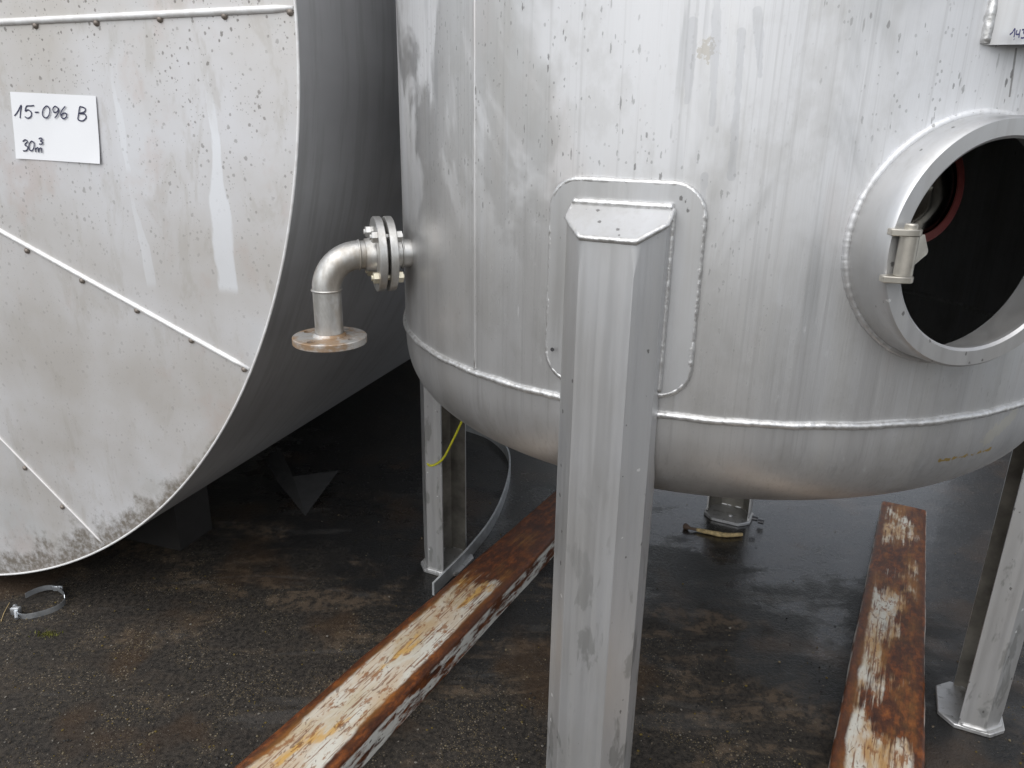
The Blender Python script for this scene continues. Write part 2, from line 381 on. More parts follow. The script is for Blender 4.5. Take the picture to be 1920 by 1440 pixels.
    s.bump(s.mth('ADD', s.mth('MULTIPLY', rn, 0.6), s.mth('MULTIPLY', s.mth('MAXIMUM', on, sp), 0.6)), 0.7, 0.003)
    return s.m
def yard():
    s = MT('wet_yard_asphalt'); s.dim = '2D'
    x, y, z = s.xyz()
    big = s.noise(s.map((1.3, 1.3, 1)), 1.0, 3, 0.6); mid = s.noise(s.map((6, 6, 1)), 1.0, 3, 0.65); fine = s.noise(s.map((80, 80, 1)), 1.0, 3, 0.7)
    grit = s.noise(s.map((300, 300, 1)), 1.0, 2, 0.7)
    wx = s.mth('ADD', s.mth('MULTIPLY', s.mth('SUBTRACT', big, 0.5), 1.1), s.mth('MULTIPLY', s.mth('SUBTRACT', mid, 0.5), 0.8))
    g = s.mth('ADD', s.mth('MULTIPLY', x, 0.35), s.mth('MULTIPLY', y, 0.80))
    gw = s.mth('ADD', g, wx); wet = s.mr(gw, 1.25, 1.70)
    dry = s.mix(s.ramp(fine, (0.32, 0.0), (0.68, 1.0)), (0.013, 0.0115, 0.010), (0.048, 0.041, 0.034))
    damp = s.mix(s.ramp(fine, (0.32, 0.0), (0.68, 1.0)), (0.0045, 0.0045, 0.0046), (0.013, 0.0124, 0.0118))
    col = s.mix(wet, dry, damp)
    # sandy drifts at the edge of the wet, thin films elsewhere
    sn = s.noise(s.map((3.0, 8.5, 1), (2, 4, 0), (0, 0, 0.35)), 1.0, 3, 0.7, 0.5)
    rim = s.mth('MULTIPLY', s.mr(gw, 0.95, 1.25), s.mr(gw, 1.75, 1.40))
    sand = s.mth('MULTIPLY', s.mr(sn, 0.47, 0.62), s.mth('ADD', s.mth('MULTIPLY', rim, 0.42), 0.10))
    sand = s.mth('MULTIPLY', sand, s.mr(s.noise(s.map((28, 28, 1), (4, 4, 0)), 1.0, 5, 0.7), 0.40, 0.60, 0.1, 1.0))
    col = s.mix(sand, col, (0.150, 0.108, 0.072))
    rst = s.mr(s.noise(s.map((2.6, 2.6, 1), (12, 4, 0)), 1.0, 3), 0.54, 0.70)
    col = s.mix(s.mth('MULTIPLY', rst, 0.45), col, (0.060, 0.033, 0.015))
    pale = s.mr(s.noise(s.map((2.2, 9.0, 1), (3, 14, 0), (0, 0, -0.5)), 1.0, 3, 0.6, 0.3), 0.62, 0.72)
    col = s.mix(s.mth('MULTIPLY', pale, 0.22), col, (0.11, 0.105, 0.10))
    k1 = s.specks((130, 130, 1), 0.28, 0.24); k3 = s.specks((260, 260, 1), 0.36, 0.34, (0, 0, 0), (9, 3, 0))
    kz = s.mth('MULTIPLY', s.mr(mid, 0.42, 0.62), s.mr(wet, 0, 1, 1.0, 0.16))
    col = s.mix(s.mth('MULTIPLY', s.mth('MULTIPLY', k1, kz), 0.85), col, (0.20, 0.17, 0.13))
    col = s.mix(s.mth('MULTIPLY', s.mth('MULTIPLY', k3, kz), 0.7), col, (0.19, 0.145, 0.075))
    pud = s.mr(s.mth('ADD', gw, s.mth('MULTIPLY', s.mth('SUBTRACT', sn, 0.5), 0.8)), 1.75, 2.15)
    ro = s.mth('SUBTRACT', s.mr(wet, 0, 1, 0.72, 0.40), s.mth('MULTIPLY', pud, 0.22))
    ro = s.mth('ADD', ro, s.mth('MULTIPLY', s.mr(fine, 0.45, 0.7), 0.10))
    s.set(Base_Color=col, Roughness=ro)
    s.put(s.b.inputs['Specular IOR Level'], s.mr(wet, 0, 1, 0.22, 0.5))
    s.put(s.b.inputs['Coat Weight'], s.mth('MULTIPLY', pud, 0.9)); s.put(s.b.inputs['Coat Roughness'], s.mr(mid, 0.35, 0.65, 0.06, 0.24)); s.b.inputs['Coat IOR'].default_value = 1.36
    hgt = s.mth('ADD', s.mth('MULTIPLY', fine, 0.7), s.mth('MULTIPLY', grit, 0.45))
    n = s.n.new('ShaderNodeBump'); n.inputs['Distance'].default_value = 0.006
    s.put(n.inputs['Strength'], s.mr(pud, 0, 1, 0.70, 0.22)); s.put(n.inputs['Height'], hgt)
    s.t.links.new(n.outputs[0], s.b.inputs['Normal'])
    return s.m
def plain(name, col, rough=0.5, metal=0.0, var=0.15, sc=30):
    s = MT(name); n = s.noise(s.map((sc, sc, sc)), 1.0, 4, 0.6)
    a = tuple(c * (1 - var) for c in col); b = tuple(min(1, c * (1 + var)) for c in col)
    s.set(Base_Color=s.mix(s.ramp(n, (0.35, 0.0), (0.65, 1.0)), a, b), Roughness=rough, Metallic=metal); s.bump(n, 0.08, 0.002)
    return s.m

M_TANK = tank_steel(); M_LEG = leg_steel(); M_WELD = weld_steel(); M_PIPE = pipe_steel(); M_FLG = rusty_flange()
M_NECK = leg_steel(); M_SIDE = side_sheet(); M_STRIP = strip_metal(); M_RIB = plain('dull_seam_strip', (0.60, 0.585, 0.575), 0.5, 0.35, 0.06)
M_DARKMETAL = plain('dark_cast_metal', (0.10, 0.10, 0.105), 0.4, 0.7)
M_INNER = plain('dark_inner_steel', (0.155, 0.145, 0.125), 0.55, 0.35, 0.35, 14)  # darker steel tone for the inner faces of the leg channels
M_ZINC = plain('yellowed_zinc_bolt', (0.62, 0.58, 0.46), 0.42, 0.75)
M_RIVET = plain('dull_rivet', (0.22, 0.19, 0.165), 0.5, 0.5)
M_RUBBER = plain('red_rubber', (0.085, 0.013, 0.011), 0.55)
M_LID = plain('polished_lid', (0.13, 0.125, 0.11), 0.14, 1.0, 0.08)
M_HINGE = plain('hinge_steel', (0.56, 0.53, 0.47), 0.36, 0.85)
M_PAPER = plain('white_paper', (0.84, 0.85, 0.87), 0.6, 0, 0.01, 8)
M_INK = plain('blue_black_ink', (0.03, 0.032, 0.075), 0.5)
M_INK2 = plain('violet_ink', (0.05, 0.045, 0.16), 0.5)
M_CABLE = plain('yellow_green_cable', (0.48, 0.46, 0.03), 0.4)
M_GALV = plain('galvanised_band', (0.55, 0.57, 0.58), 0.40, 0.5)
M_CLAMP = plain('bright_clamp', (0.60, 0.63, 0.66), 0.32, 0.85)
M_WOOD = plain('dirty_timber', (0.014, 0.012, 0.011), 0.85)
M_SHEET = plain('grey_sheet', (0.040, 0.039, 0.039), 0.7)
M_STICK = plain('pale_stick', (0.36, 0.27, 0.13), 0.7, 0, 0.4, 90)
M_BARK = plain('dark_stick_end', (0.07, 0.045, 0.03), 0.7)
M_MOSS = plain('moss', (0.12, 0.12, 0.02), 0.8, 0, 0.5, 60)

# ------------------------------------------------------------------ ground
bm = bmesh.new()
v = [bm.verts.new(p) for p in ((-400, -400, 0), (400, -400, 0), (400, 400, 0), (-400, 400, 0))]; bm.faces.new(v)
g = obj('ground', bm, yard()); g['kind'] = 'structure'

# ------------------------------------------------------------------ standing tank
VC = Vector((0.4843, 1.8805, 0)); VR = 0.7503; ZR = 0.946; DB = 0.255; DN = 3.2; ZT = 2.75
tank = thing('storage_tank', VC, 0, 'tall upright grey steel tank on four channel legs with open round manhole', 'tank')
def cyl(r, az, z):
    a = R_(az); return Vector((r * math.cos(a), r * math.sin(a), z))
def dish_r(z, zref=ZR, up=False):
    q = min(1, max(0, ((z - zref) if up else (zref - z)) / DB)); return VR * (1 - q ** DN) ** (1 / DN)
MH_AZ, MH_Z, MH_F, MH_O, MH_I = -75.2, 1.238, 0.807, 0.181, 0.151
mn = cyl(1, MH_AZ, 0); mt = cyl(1, MH_AZ + 90, 0)
def mh_loc(t, z, r): return mn * r + mt * t + Vector((0, 0, MH_Z + z))
# wall with a hole for the manhole
bm = bmesh.new()
azs = []; a = -180.0
while a < 180 - 1e-6:
    azs.append(a); a += 0.25 if -94 <= a < -56 else 2.0
zs = []; z = ZR
while z < ZT - 1e-6:
    zs.append(z); z += 0.0033 if 1.02 < z < 1.46 else 0.03
zs.append(ZT)
grid = {}
for i, a in enumerate(azs):
    for j, z in enumerate(zs):
        p = cyl(VR, a, z); t = p.dot(mt)
        if p.dot(mn) > 0 and math.hypot(t, z - MH_Z) < 0.1735: continue
        grid[i, j] = bm.verts.new(p)
for i in range(len(azs)):
    for j in range(len(zs) - 1):
        q = [grid.get(((i + di) % len(azs), j + dj)) for di, dj in ((0, 0), (1, 0), (1, 1), (0, 1))]
        if all(q): bm.faces.new(q)
obj('wall', bm, M_TANK, tank, 180)
def head(name, up):
    bm = bmesh.new(); prof = []
    for k in range(41):
        t = k / 40 * math.pi / 2
        r = VR * max(0, math.cos(t)) ** (2 / DN); z = DB * math.sin(t) ** (2 / DN)
        prof.append((max(r, 0.0005), (ZT + z) if up else (ZR - z)))
    lathe(bm, prof, lambda x, y, z: (x, y, z), 180)
    return obj(name, bm, M_TANK, tank, 180)
head('bottom_head', False); head('top_head', True)
for zz in (ZR, ZT):
    bm = bmesh.new()
    pts = [cyl(VR + 0.001, k * 0.3, zz + 0.0006 * math.sin(k * .21) + random.uniform(-.0003, .0003)) for k in range(1200)]
    tube(bm, pts, 0.0064, 8, True, 0.10); obj('weld_seam', bm, M_WELD, tank, 180)
bm = bmesh.new()
tube(bm, [cyl(VR - 0.0015, -137.8, ZR + 0.006 + k * 0.02) for k in range(90)], 0.0042, 6, False, 0.08); obj('weld_seam', bm, M_TANK, tank, 180)

# manhole neck
def fm(x, y, a): return mh_loc(x, y, a)
bm = bmesh.new()
lathe(bm, [(MH_O - 0.009, 0.726), (MH_O - 0.009, MH_F - 0.012), (MH_I, MH_F - 0.010), (MH_I, MH_F - 0.004), (MH_I + 0.004, MH_F), (MH_O - 0.004, MH_F), (MH_O, MH_F - 0.005), (MH_O + 0.001, 0.775), (MH_O + 0.003, 0.738), (MH_O, 0.726)], fm, 128, True)
neck = obj('manhole_neck', bm, M_NECK, tank, 40)
bm = bmesh.new(); pts = []
for k in range(400):
    a = 2 * math.pi * k / 400; t = (MH_O + 0.004) * math.cos(a); z = (MH_O + 0.004) * math.sin(a)
    pts.append(mh_loc(t, z, math.sqrt(VR * VR - t * t) + 0.002))
tube(bm, pts, 0.0055, 8, True, 0.13); obj('weld_bead', bm, M_TANK, neck, 180)
# hinge on the left of the neck face
def mh_pix(px, py, r):
    d = ray(px, py); q = CAM - VC; t = (r - q.dot(mn)) / d.dot(mn); p = q + d * t
    return p.dot(mt), p.z - MH_Z
ht, hz1 = mh_pix(1704, 442, MH_F + 0.014); hb, hz0 = mh_pix(1692, 516, MH_F + 0.014)
hx = (ht + hb) / 2
hinge = bpy.data.objects.new('hinge', None); 
bm = bmesh.new()
lathe(bm, [(0.0005, hz0), (0.0125, hz0), (0.0125, hz1), (0.0005, hz1)], lambda x, y, a: mh_loc(hx + x, a, MH_F + 0.015 + y), 24)
hinge = obj('hinge', bm, M_HINGE, tank, 40)
for zz, lug in ((hz1 + 0.005, True), (hz0 - 0.005, False)):
    bm = bmesh.new(); poly = [(-0.026, -0.012), (0.004, -0.016)] + [(0.016 * math.cos(q), 0.016 * math.sin(q)) for q in [R_(-60 + 20 * k) for k in range(8)]] + [(-0.010, 0.013), (-0.03, 0.001)]
    prism(bm, poly, zz - 0.0045, zz + 0.0045, lambda x, y, a: mh_loc(hx + x, a, MH_F + 0.013 + y)); bev(bm, 0.001, 1)
    obj('lug', bm, M_HINGE, hinge, 30)
bm = bmesh.new()
lathe(bm, [(0.0005, hz1 + 0.0095), (0.0088, hz1 + 0.0095), (0.0088, hz1 + 0.015), (0.0075, hz1 + 0.0165), (0.0005, hz1 + 0.0165)], lambda x, y, a: mh_loc(hx + x, a, MH_F + 0.015 + y), 24)
obj('pin', bm, M_HINGE, hinge, 40)
bm = bmesh.new()
prism(bm, [(0.0, 0.022), (0.030, 0.020), (0.046, -0.004), (0.044, -0.009), (0.0, -0.030)], -0.003, 0.003, lambda x, y, a: mh_loc(hx + 0.008 + x, (hz0 + hz1) / 2 + 0.006 + y, MH_F + 0.008 - x * 0.35 + a))
obj('cover_arm', bm, M_HINGE, hinge, 30)
# cover swung inside, with red gasket
lt, lz = mh_pix(1728, 352, 0.66)
cv0 = mh_loc(lt, lz, 0.66); cn = ((CAM - VC) - cv0).normalized(); cn = (cn + mt * 0.75).normalized()
cu = Vector((0, 0, 1)); cu = (cu - cn * cu.dot(cn)).normalized(); cr = cu.cross(cn)
def fc(x, y, a): return cv0 + cr * x + cu * y + cn * a
bm = bmesh.new()
lathe(bm, [(0.0005, 0.022), (0.03, 0.020), (0.055, 0.012), (0.068, 0.0), (0.088, 0.0), (0.088, -0.012), (0.0005, -0.012)], fc, 64)
cover = obj('manhole_cover', bm, M_LID, tank, 50)
bm = bmesh.new(); lathe(bm, [(0.074, 0.001), (0.074, 0.004), (0.088, 0.003), (0.0885, -0.004), (0.0882, -0.004), (0.0882, 0.001)], fc, 64, True)
obj('gasket', bm, M_RUBBER, cover, 40)
bm = bmesh.new(); tube(bm, [fc(-0.02, -0.02, -0.014), fc(-0.03, -0.06, -0.02), fc(-0.01, -0.12, 0.0), mh_loc(hx + 0.045, (hz0 + hz1) / 2 + 0.01, MH_F - 0.03)], 0.008, 10)
obj('arm', bm, M_DARKMETAL, cover, 60)

# legs: folded channel, web outward
LEG_W, LEG_B, R_WEB, R_CH, R_IN = 0.079, 0.0435, 0.825, 0.790, 0.733
leg_bm = bmesh.new(); T = 0.006; z0 = 0.012; ZW = 1.236; ZB = 1.278; R_PAD = 0.7605
slope = (ZB - ZW) / (R_WEB - R_PAD)
def ztop(r): return ZW + (R_WEB - r) * slope
# outer faces (web, chamfers)
def plate(bm, a, b, off):
    """vertical sheet from a to b (x radial, y tangential), thickness towards -off"""
    ax, ay = a; bx, by = b; ox, oy = off
    vs_ = []
    for x, y in (a, b, (bx - ox, by - oy), (ax - ox, ay - oy)):
        vs_.append((bm.verts.new((x, y, z0)), bm.verts.new((x, y, ztop(x) - 0.001))))
    for i in range(4):
        j = (i + 1) % 4; bm.faces.new((vs_[i][0], vs_[j][0], vs_[j][1], vs_[i][1]))
    bm.faces.new([q[0] for q in vs_[::-1]]); bm.faces.new([q[1] for q in vs_])
sec_o = [(R_CH, LEG_W), (R_WEB, LEG_B), (R_WEB, -LEG_B), (R_CH, -LEG_W)]
sec_i = [(R_CH - 0.003, LEG_W - T), (R_WEB - T, LEG_B - 0.003), (R_WEB - T, -LEG_B + 0.003), (R_CH - 0.003, -LEG_W + T)]
# flange outline in (r,z)
fl = [(R_CH, z0), (R_CH, ztop(R_CH) - 0.001), (R_PAD, ztop(R_PAD) - 0.001), (R_PAD, ZR + 0.04), (VR + 0.003, ZR + 0.025), (VR + 0.003, ZR)]
zz = ZR
while zz > ZR - DB:
    zz -= 0.012; r = dish_r(zz) + 0.003
    if r < R_IN: break
    fl.append((r, zz))
fl += [(R_IN, zz - 0.005), (R_IN, z0)]
for s in (1, -1):
    o = [leg_bm.verts.new((r, s * LEG_W, z)) for r, z in fl]; i_ = [leg_bm.verts.new((r, s * (LEG_W - T), z)) for r, z in fl]
    leg_bm.faces.new(o); leg_bm.faces.new(i_[::-1])
    for k in range(len(fl)): leg_bm.faces.new((o[k], o[(k + 1) % len(fl)], i_[(k + 1) % len(fl)], i_[k]))
NSEG = 24
rows = []
for k in range(NSEG + 1):
    def zk(r, k=k): return z0 + (ztop(r) - 0.001 - z0) * k / NSEG
    rows.append(([leg_bm.verts.new((r, t, zk(r))) for r, t in sec_o], [leg_bm.verts.new((r, t, zk(r))) for r, t in sec_i]))
for k in range(NSEG):
    for q in range(3):
        leg_bm.faces.new((rows[k][0][q], rows[k][0][q + 1], rows[k + 1][0][q + 1], rows[k + 1][0][q]))
        leg_bm.faces.new((rows[k][1][q + 1], rows[k][1][q], rows[k + 1][1][q], rows[k + 1][1][q + 1]))
# soften the two folds
es = [e for e in leg_bm.edges if abs(e.verts[0].co.x - e.verts[1].co.x) < 1e-4 and abs(e.verts[0].co.x - R_WEB) < 1e-4 and abs(e.verts[0].co.y - e.verts[1].co.y) < 1e-4]
bmesh.ops.bevel(leg_bm, geom=es, offset=0.012, segments=4, profile=0.5, affect='EDGES')
legs = []
LEGAZ = [(-114.8, 'front'), (-25.0, 'right'), (63.0, 'back'), (155.0, 'left')]
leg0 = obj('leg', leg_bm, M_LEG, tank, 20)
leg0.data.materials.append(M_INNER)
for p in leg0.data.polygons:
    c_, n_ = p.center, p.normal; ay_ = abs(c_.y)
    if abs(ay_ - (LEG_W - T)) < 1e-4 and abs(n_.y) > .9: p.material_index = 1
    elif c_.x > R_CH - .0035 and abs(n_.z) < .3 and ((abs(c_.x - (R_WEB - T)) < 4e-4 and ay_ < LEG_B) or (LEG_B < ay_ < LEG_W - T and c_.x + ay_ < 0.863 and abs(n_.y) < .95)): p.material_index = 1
def capf():
    bm = bmesh.new()
    top = [(R_PAD, LEG_W + .001), (R_CH + .002, LEG_W + .001), (R_WEB + .001, LEG_B), (R_WEB + .001, -LEG_B), (R_CH + .002, -LEG_W - .001), (R_PAD, -LEG_W - .001)]
    a = [bm.verts.new((r, t, ztop(r))) for r, t in top]; b = [bm.verts.new((r, t, ztop(r) + 0.006)) for r, t in top]
    bm.faces.new(a[::-1]); bm.faces.new(b)
    for i in range(6): bm.faces.new((a[i], a[(i + 1) % 6], b[(i + 1) % 6], b[i]))
    return bm
def capweld():
    bm = bmesh.new()
    path = [(R_PAD, LEG_W), (R_CH, LEG_W), (R_WEB, LEG_B), (R_WEB, -LEG_B), (R_CH, -LEG_W), (R_PAD, -LEG_W)]
    pts = []
    for i in range(5):
        for k in range(10):
            t = k / 10; r = path[i][0] * (1 - t) + path[i + 1][0] * t; y = path[i][1] * (1 - t) + path[i + 1][1] * t
            pts.append((r, y, ztop(r) + 0.001))
    tube(bm, pts, 0.0045, 7, False, 0.10)
    tube(bm, [(R_PAD + 0.003, -LEG_W + 2 * LEG_W * k / 40, ztop(R_PAD) + 0.005) for k in range(41)], 0.0062, 7, False, 0.10)
    for s in (1, -1):
        tube(bm, [(R_PAD + 0.001, s * (LEG_W + 0.001), ztop(R_PAD) - (ztop(R_PAD) - ZR - 0.045) * k / 60) for k in range(61)], 0.0042, 7, False, 0.10)
    return bm
def footf():
    bm = bmesh.new()
    x0, x1, y, c = 0.690, 0.836, 0.085, 0.034
    prism(bm, [(x0, -y + c), (x0 + c, -y), (x1 - c, -y), (x1, -y + c), (x1, y - c), (x1 - c, y), (x0 + c, y), (x0, y - c)], 0.0, 0.012)
    bev(bm, 0.002, 1); return bm
def footweld():
    bm = bmesh.new(); path = [(R_IN, LEG_W), (R_CH, LEG_W), (R_WEB, LEG_B), (R_WEB, -LEG_B), (R_CH, -LEG_W), (R_IN, -LEG_W)]; pts = []
    for i in range(5):
        for k in range(10):
            t = k / 10; pts.append((path[i][0] * (1 - t) + path[i + 1][0] * t, path[i][1] * (1 - t) + path[i + 1][1] * t, 0.013))
    tube(bm, pts, 0.006, 7, False, 0.15); return bm
subs = [obj('cap_plate', capf(), M_LEG, leg0, 30), obj('weld_bead', capweld(), M_WELD, leg0, 180), obj('foot_plate', footf(), M_LEG, leg0, 30), obj('weld_bead', footweld(), M_LEG, leg0, 180)]
for i, (az, wh) in enumerate(LEGAZ):
    if i == 0: L = leg0
    else:
        L = leg0.copy(); lk(L, tank)
        for sb in subs: c = sb.copy(); lk(c, L)
    L.rotation_euler = (0, 0, R_(az)); legs.append(L)
# levelling bolts on the rear foot
for (x, y, zc) in ((0.70, -0.094, 0.035), (0.735, -0.112, 0.010)):
    bm = bmesh.new(); lathe(bm, [(0.0005, 0), (0.009, 0), (0.009, 0.02), (0.0005, 0.02)], lambda a, b, c: (x + a, y - c, zc + b + 0.009), 12)
    obj('foot_bolt', bm, M_DARKMETAL, legs[2], 40)
bm = bmesh.new(); lathe(bm, [(0.0005, 0), (0.009, 0), (0.008, 0.007), (0.0005, 0.008)], lambda a, b, c: (0.74 + a, -0.01 + b, 0.012 + c), 12); obj('foot_bolt', bm, M_LEG, legs[2], 40)
# pads welded on the wall behind each leg
def pad(az):
    bm = bmesh.new(); hw, zl, zh, rc = 9.35, 0.982, 1.316, 0.048
    rim = []; hwm = R_(hw) * VR
    for cx_, cz_, a0 in ((hwm - rc, zh - rc, 0), (-hwm + rc, zh - rc, 90), (-hwm + rc, zl + rc, 180), (hwm - rc, zl + rc, 270)):
        for k in range(9):
            q = R_(a0 + 90 * k / 8); rim.append((cx_ + rc * math.cos(q), cz_ + rc * math.sin(q)))
    def P(u, z, r): a = u / VR; return (r * math.cos(a), r * math.sin(a), z)
    # fill: horizontal slices keep the curvature
    nz, nu = 40, 20
    def halfw(z):
        if z > zh - rc: return hwm - rc + math.sqrt(max(0, rc * rc - (z - zh + rc) ** 2))
        if z < zl + rc: return hwm - rc + math.sqrt(max(0, rc * rc - (zl + rc - z) ** 2))
        return hwm
    zl_ = [zl + rc * (1 - math.cos(k / 8 * math.pi / 2)) for k in range(8)] + [zl + rc + (zh - zl - 2 * rc) * k / 10 for k in range(11)] + [zh - rc + rc * math.sin(k / 8 * math.pi / 2) for k in range(1, 9)]
    G = [[bm.verts.new(P(halfw(z) * (2 * i / nu - 1), z, VR + 0.009)) for i in range(nu + 1)] for z in zl_]
    for j in range(len(zl_) - 1):
        for i in range(nu): bm.faces.new((G[j][i], G[j][i + 1], G[j + 1][i + 1], G[j + 1][i]))
    bound = [e for e in bm.edges if e.is_boundary]
    ex = bmesh.ops.extrude_edge_only(bm, edges=bound)
    for v_ in ex['geom']:
        if isinstance(v_, bmesh.types.BMVert):
            rr = math.hypot(v_.co.x, v_.co.y); k = (VR - 0.004) / rr; v_.co.x *= k; v_.co.y *= k
    o = obj('mounting_plate', bm, M_LEG, tank, 30); o.rotation_euler = (0, 0, R_(az))
    bm = bmesh.new(); cl = []
    for i in range(len(rim)):
        (u0, w0), (u1, w1) = rim[i], rim[(i + 1) % len(rim)]; n = max(1, int(math.hypot(u1 - u0, w1 - w0) / 0.0035))
        for k in range(n):
            t = k / n; cl.append(P(u0 + (u1 - u0) * t, w0 + (w1 - w0) * t, VR + 0.004))
    tube(bm, cl, 0.0052, 7, True, 0.16); obj('weld_bead', bm, M_WELD, o, 180)
    bm = bmesh.new(); lathe(bm, [(0.0035, 0.0), (0.0035, 0.0008), (0.0002, 0.0008)], lambda a, b, c: (VR + 0.0092 + c, -0.108 + a, 1.035 + b), 12); obj('vent_hole', bm, M_DARKMETAL, o)
for az, _ in LEGAZ: pad(az)

# data plate bracket at the upper right of the wall
AZB = -66.5; bn = cyl(1, AZB, 0); bt = cyl(1, AZB + 90, 0)
def bl(t, r, z): return bn * r + bt * t + Vector((0, 0, z))
bm = bmesh.new()
secb = [(-0.145, math.sqrt(VR**2 - .145**2) + .001), (-0.112, 0.770), (-0.104, 0.775), (0.104, 0.775), (0.112, 0.770), (0.145, math.sqrt(VR**2 - .145**2) + .001)]
lo = []
for dr in (0, -0.003):
    lo.append(([bm.verts.new(bl(t, r + dr, 1.510)) for t, r in secb], [bm.verts.new(bl(t, r + dr, 1.76)) for t, r in secb]))
for a_, b_ in lo:
    for i in range(5): bm.faces.new((a_[i], a_[i + 1], b_[i + 1], b_[i]))
for i in range(5):
    bm.faces.new((lo[0][0][i], lo[0][0][i + 1], lo[1][0][i + 1], lo[1][0][i])); bm.faces.new((lo[0][1][i], lo[0][1][i + 1], lo[1][1][i + 1], lo[1][1][i]))
for i in (0, 5): bm.faces.new((lo[0][0][i], lo[0][1][i], lo[1][1][i], lo[1][0][i]))
brk = obj('plate_bracket', bm, M_LEG, tank, 25)
for s in (-1, 1):
    bm = bmesh.new(); tube(bm, [bl(s * 0.1455, math.sqrt(VR**2 - .145**2) + .002, 1.512 + k * 0.006) for k in range(41)], 0.006, 7, False, 0.28); obj('weld_bead', bm, M_WELD, brk, 180)
def ribbon(bm, pts, wdt, P):
    """flat pen stroke; pts 2-D, P maps (u,v) to 3-D"""
    pts = [Vector((a, b)) for a, b in pts]; L_ = []
    for i, p in enumerate(pts):
        t = (pts[min(i + 1, len(pts) - 1)] - pts[max(i - 1, 0)])
        t = t.normalized() if t.length else Vector((1, 0)); n = Vector((-t.y, t.x)) * wdt / 2
        L_.append((bm.verts.new(P(*(p + n))), bm.verts.new(P(*(p - n)))))
    for i in range(len(L_) - 1): bm.faces.new((L_[i][0], L_[i + 1][0], L_[i + 1][1], L_[i][1]))
def br_pix(px, py):
    d = ray(px, py); q = CAM - VC; t = (0.7756 - q.dot(bn)) / d.dot(bn); p = q + d * t
    return (p.dot(bt), p.z)
bm = bmesh.new()
for st in ([(1893, 65), (1898, 61), (1903, 54), (1901, 70)], [(1907, 56), (1905, 64), (1912, 64)], [(1913, 55), (1910, 71)], [(1916, 56), (1921, 56), (1919, 61), (1923, 66), (1919, 71), (1914, 71)], [(1901, 73.2), (1901.6, 74.2)]):
    p2 = [br_pix(*q) for q in st]; p2 = [(q.x, q.y) for q in spline([(a, b, 0) for a, b in p2], 5)]
    ribbon(bm, p2, 0.0022, lambda u, v_: bl(u, 0.7757, v_))
obj('handwritten_number', bm, M_INK2, brk, label='violet handwritten digits 143 on the bracket plate')

# outlet pipe with flanges
NAZ = -161.0; pn = cyl(1, NAZ, 0); pt = cyl(1, NAZ + 90, 0); PZ = 1.129
def fp(x, y, a): return pn * a + pt * x + Vector((0, 0, PZ + y))
RP = 0.030
ex = 0.180; br_ = 0.071
cl = [fp(0, 0, VR - 0.01 + k * (ex - br_ + 0.01) / 8) for k in range(9)]
for k in range(1, 13):
    q = R_(90 * k / 12); cl.append(fp(0, -br_ + br_ * math.cos(q), VR + ex - br_ + br_ * math.sin(q)))
ZF = -br_ - 0.100
bm = bmesh.new(); tube(bm, cl[:9], RP, 32, False, 0, False); stub = obj('outlet_pipe', bm, M_PIPE, tank, 60)
bm = bmesh.new(); tube(bm, [cl[8] - pn * 0.001] + cl[9:], RP + 0.0004, 32, False, 0, False); obj('elbow', bm, M_PIPE, stub, 60)
bm = bmesh.new(); tube(bm, [fp(0, -br_ + (ZF + br_ - 0.02) * k / 6, VR + ex) for k in range(7)], RP, 32, False, 0, False); obj('down_pipe', bm, M_PIPE, stub, 60)
for P_, ax_ in ((fp(0, 0, VR + ex - br_), pn), (fp(0, -br_, VR + ex), Vector((0, 0, 1))), (fp(0, 0, VR + 0.018), pn)):
    bm = bmesh.new(); u_ = ax_.orthogonal().normalized(); v_ = ax_.cross(u_)
    tube(bm, [P_ + (u_ * math.cos(k / 40 * 2 * math.pi) + v_ * math.sin(k / 40 * 2 * math.pi)) * (RP + 0.0005) for k in range(40)], 0.0024, 6, True, 0.15); obj('weld_bead', bm, M_PIPE, stub, 180)
def flange(f, mat, nm='flange', holes=True):
    """ring with four bolt holes, axial 0..0.018"""
    bm = bmesh.new(); Ro, Ri, Rb, rh, th = 0.079, RP - 0.002, 0.060, 0.0092, 0.016
    seg = 64; hs_ = 16
    # build faces on the disc: outer ring + sectors around holes, via triangulated fill
    def loop(cx_, cy_, r, n, z): return [bm.verts.new((cx_ + r * math.cos(2 * math.pi * k / n), cy_ + r * math.sin(2 * math.pi * k / n), z)) for k in range(n)]
    lay = []
    for z in (0, th):
        ls = [loop(0, 0, Ro - 0.0015, seg, z), loop(0, 0, Ri, 40, z)] + [loop(Rb * math.cos(R_(45 + 90 * k)), Rb * math.sin(R_(45 + 90 * k)), rh, hs_, z) for k in range(4)]
        es_ = []
        for l in ls:
            for k in range(len(l)): es_.append(bm.edges.new((l[k], l[(k + 1) % len(l)])))
        bmesh.ops.triangle_fill(bm, use_beauty=True, use_dissolve=False, edges=es_); lay.append(ls)
    for a_, b_ in zip(lay[0][1:], lay[1][1:]):
        n = len(a_)
        for k in range(n): bm.faces.new((a_[k], a_[(k + 1) % n], b_[(k + 1) % n], b_[k]))
    o0 = loop(0, 0, Ro, seg, 0.0015); o1 = loop(0, 0, Ro, seg, th - 0.0015)
    for A, B in ((lay[0][0], o0), (o0, o1), (o1, lay[1][0])):
        for k in range(seg): bm.faces.new((A[k], A[(k + 1) % seg], B[(k + 1) % seg], B[k]))
    for v_ in bm.verts: v_.co = f(*v_.co)
    return obj(nm, bm, mat, stub, 35)
flange(lambda x, y, a: fp(x, y, VR + 0.037 + a), M_PIPE); flange(lambda x, y, a: fp(x, y, VR + 0.060 + a), M_PIPE)
bf = flange(lambda x, y, a: pn * (VR + ex + x) + pt * y + Vector((0, 0, PZ + ZF - 0.016 + a)), M_FLG)
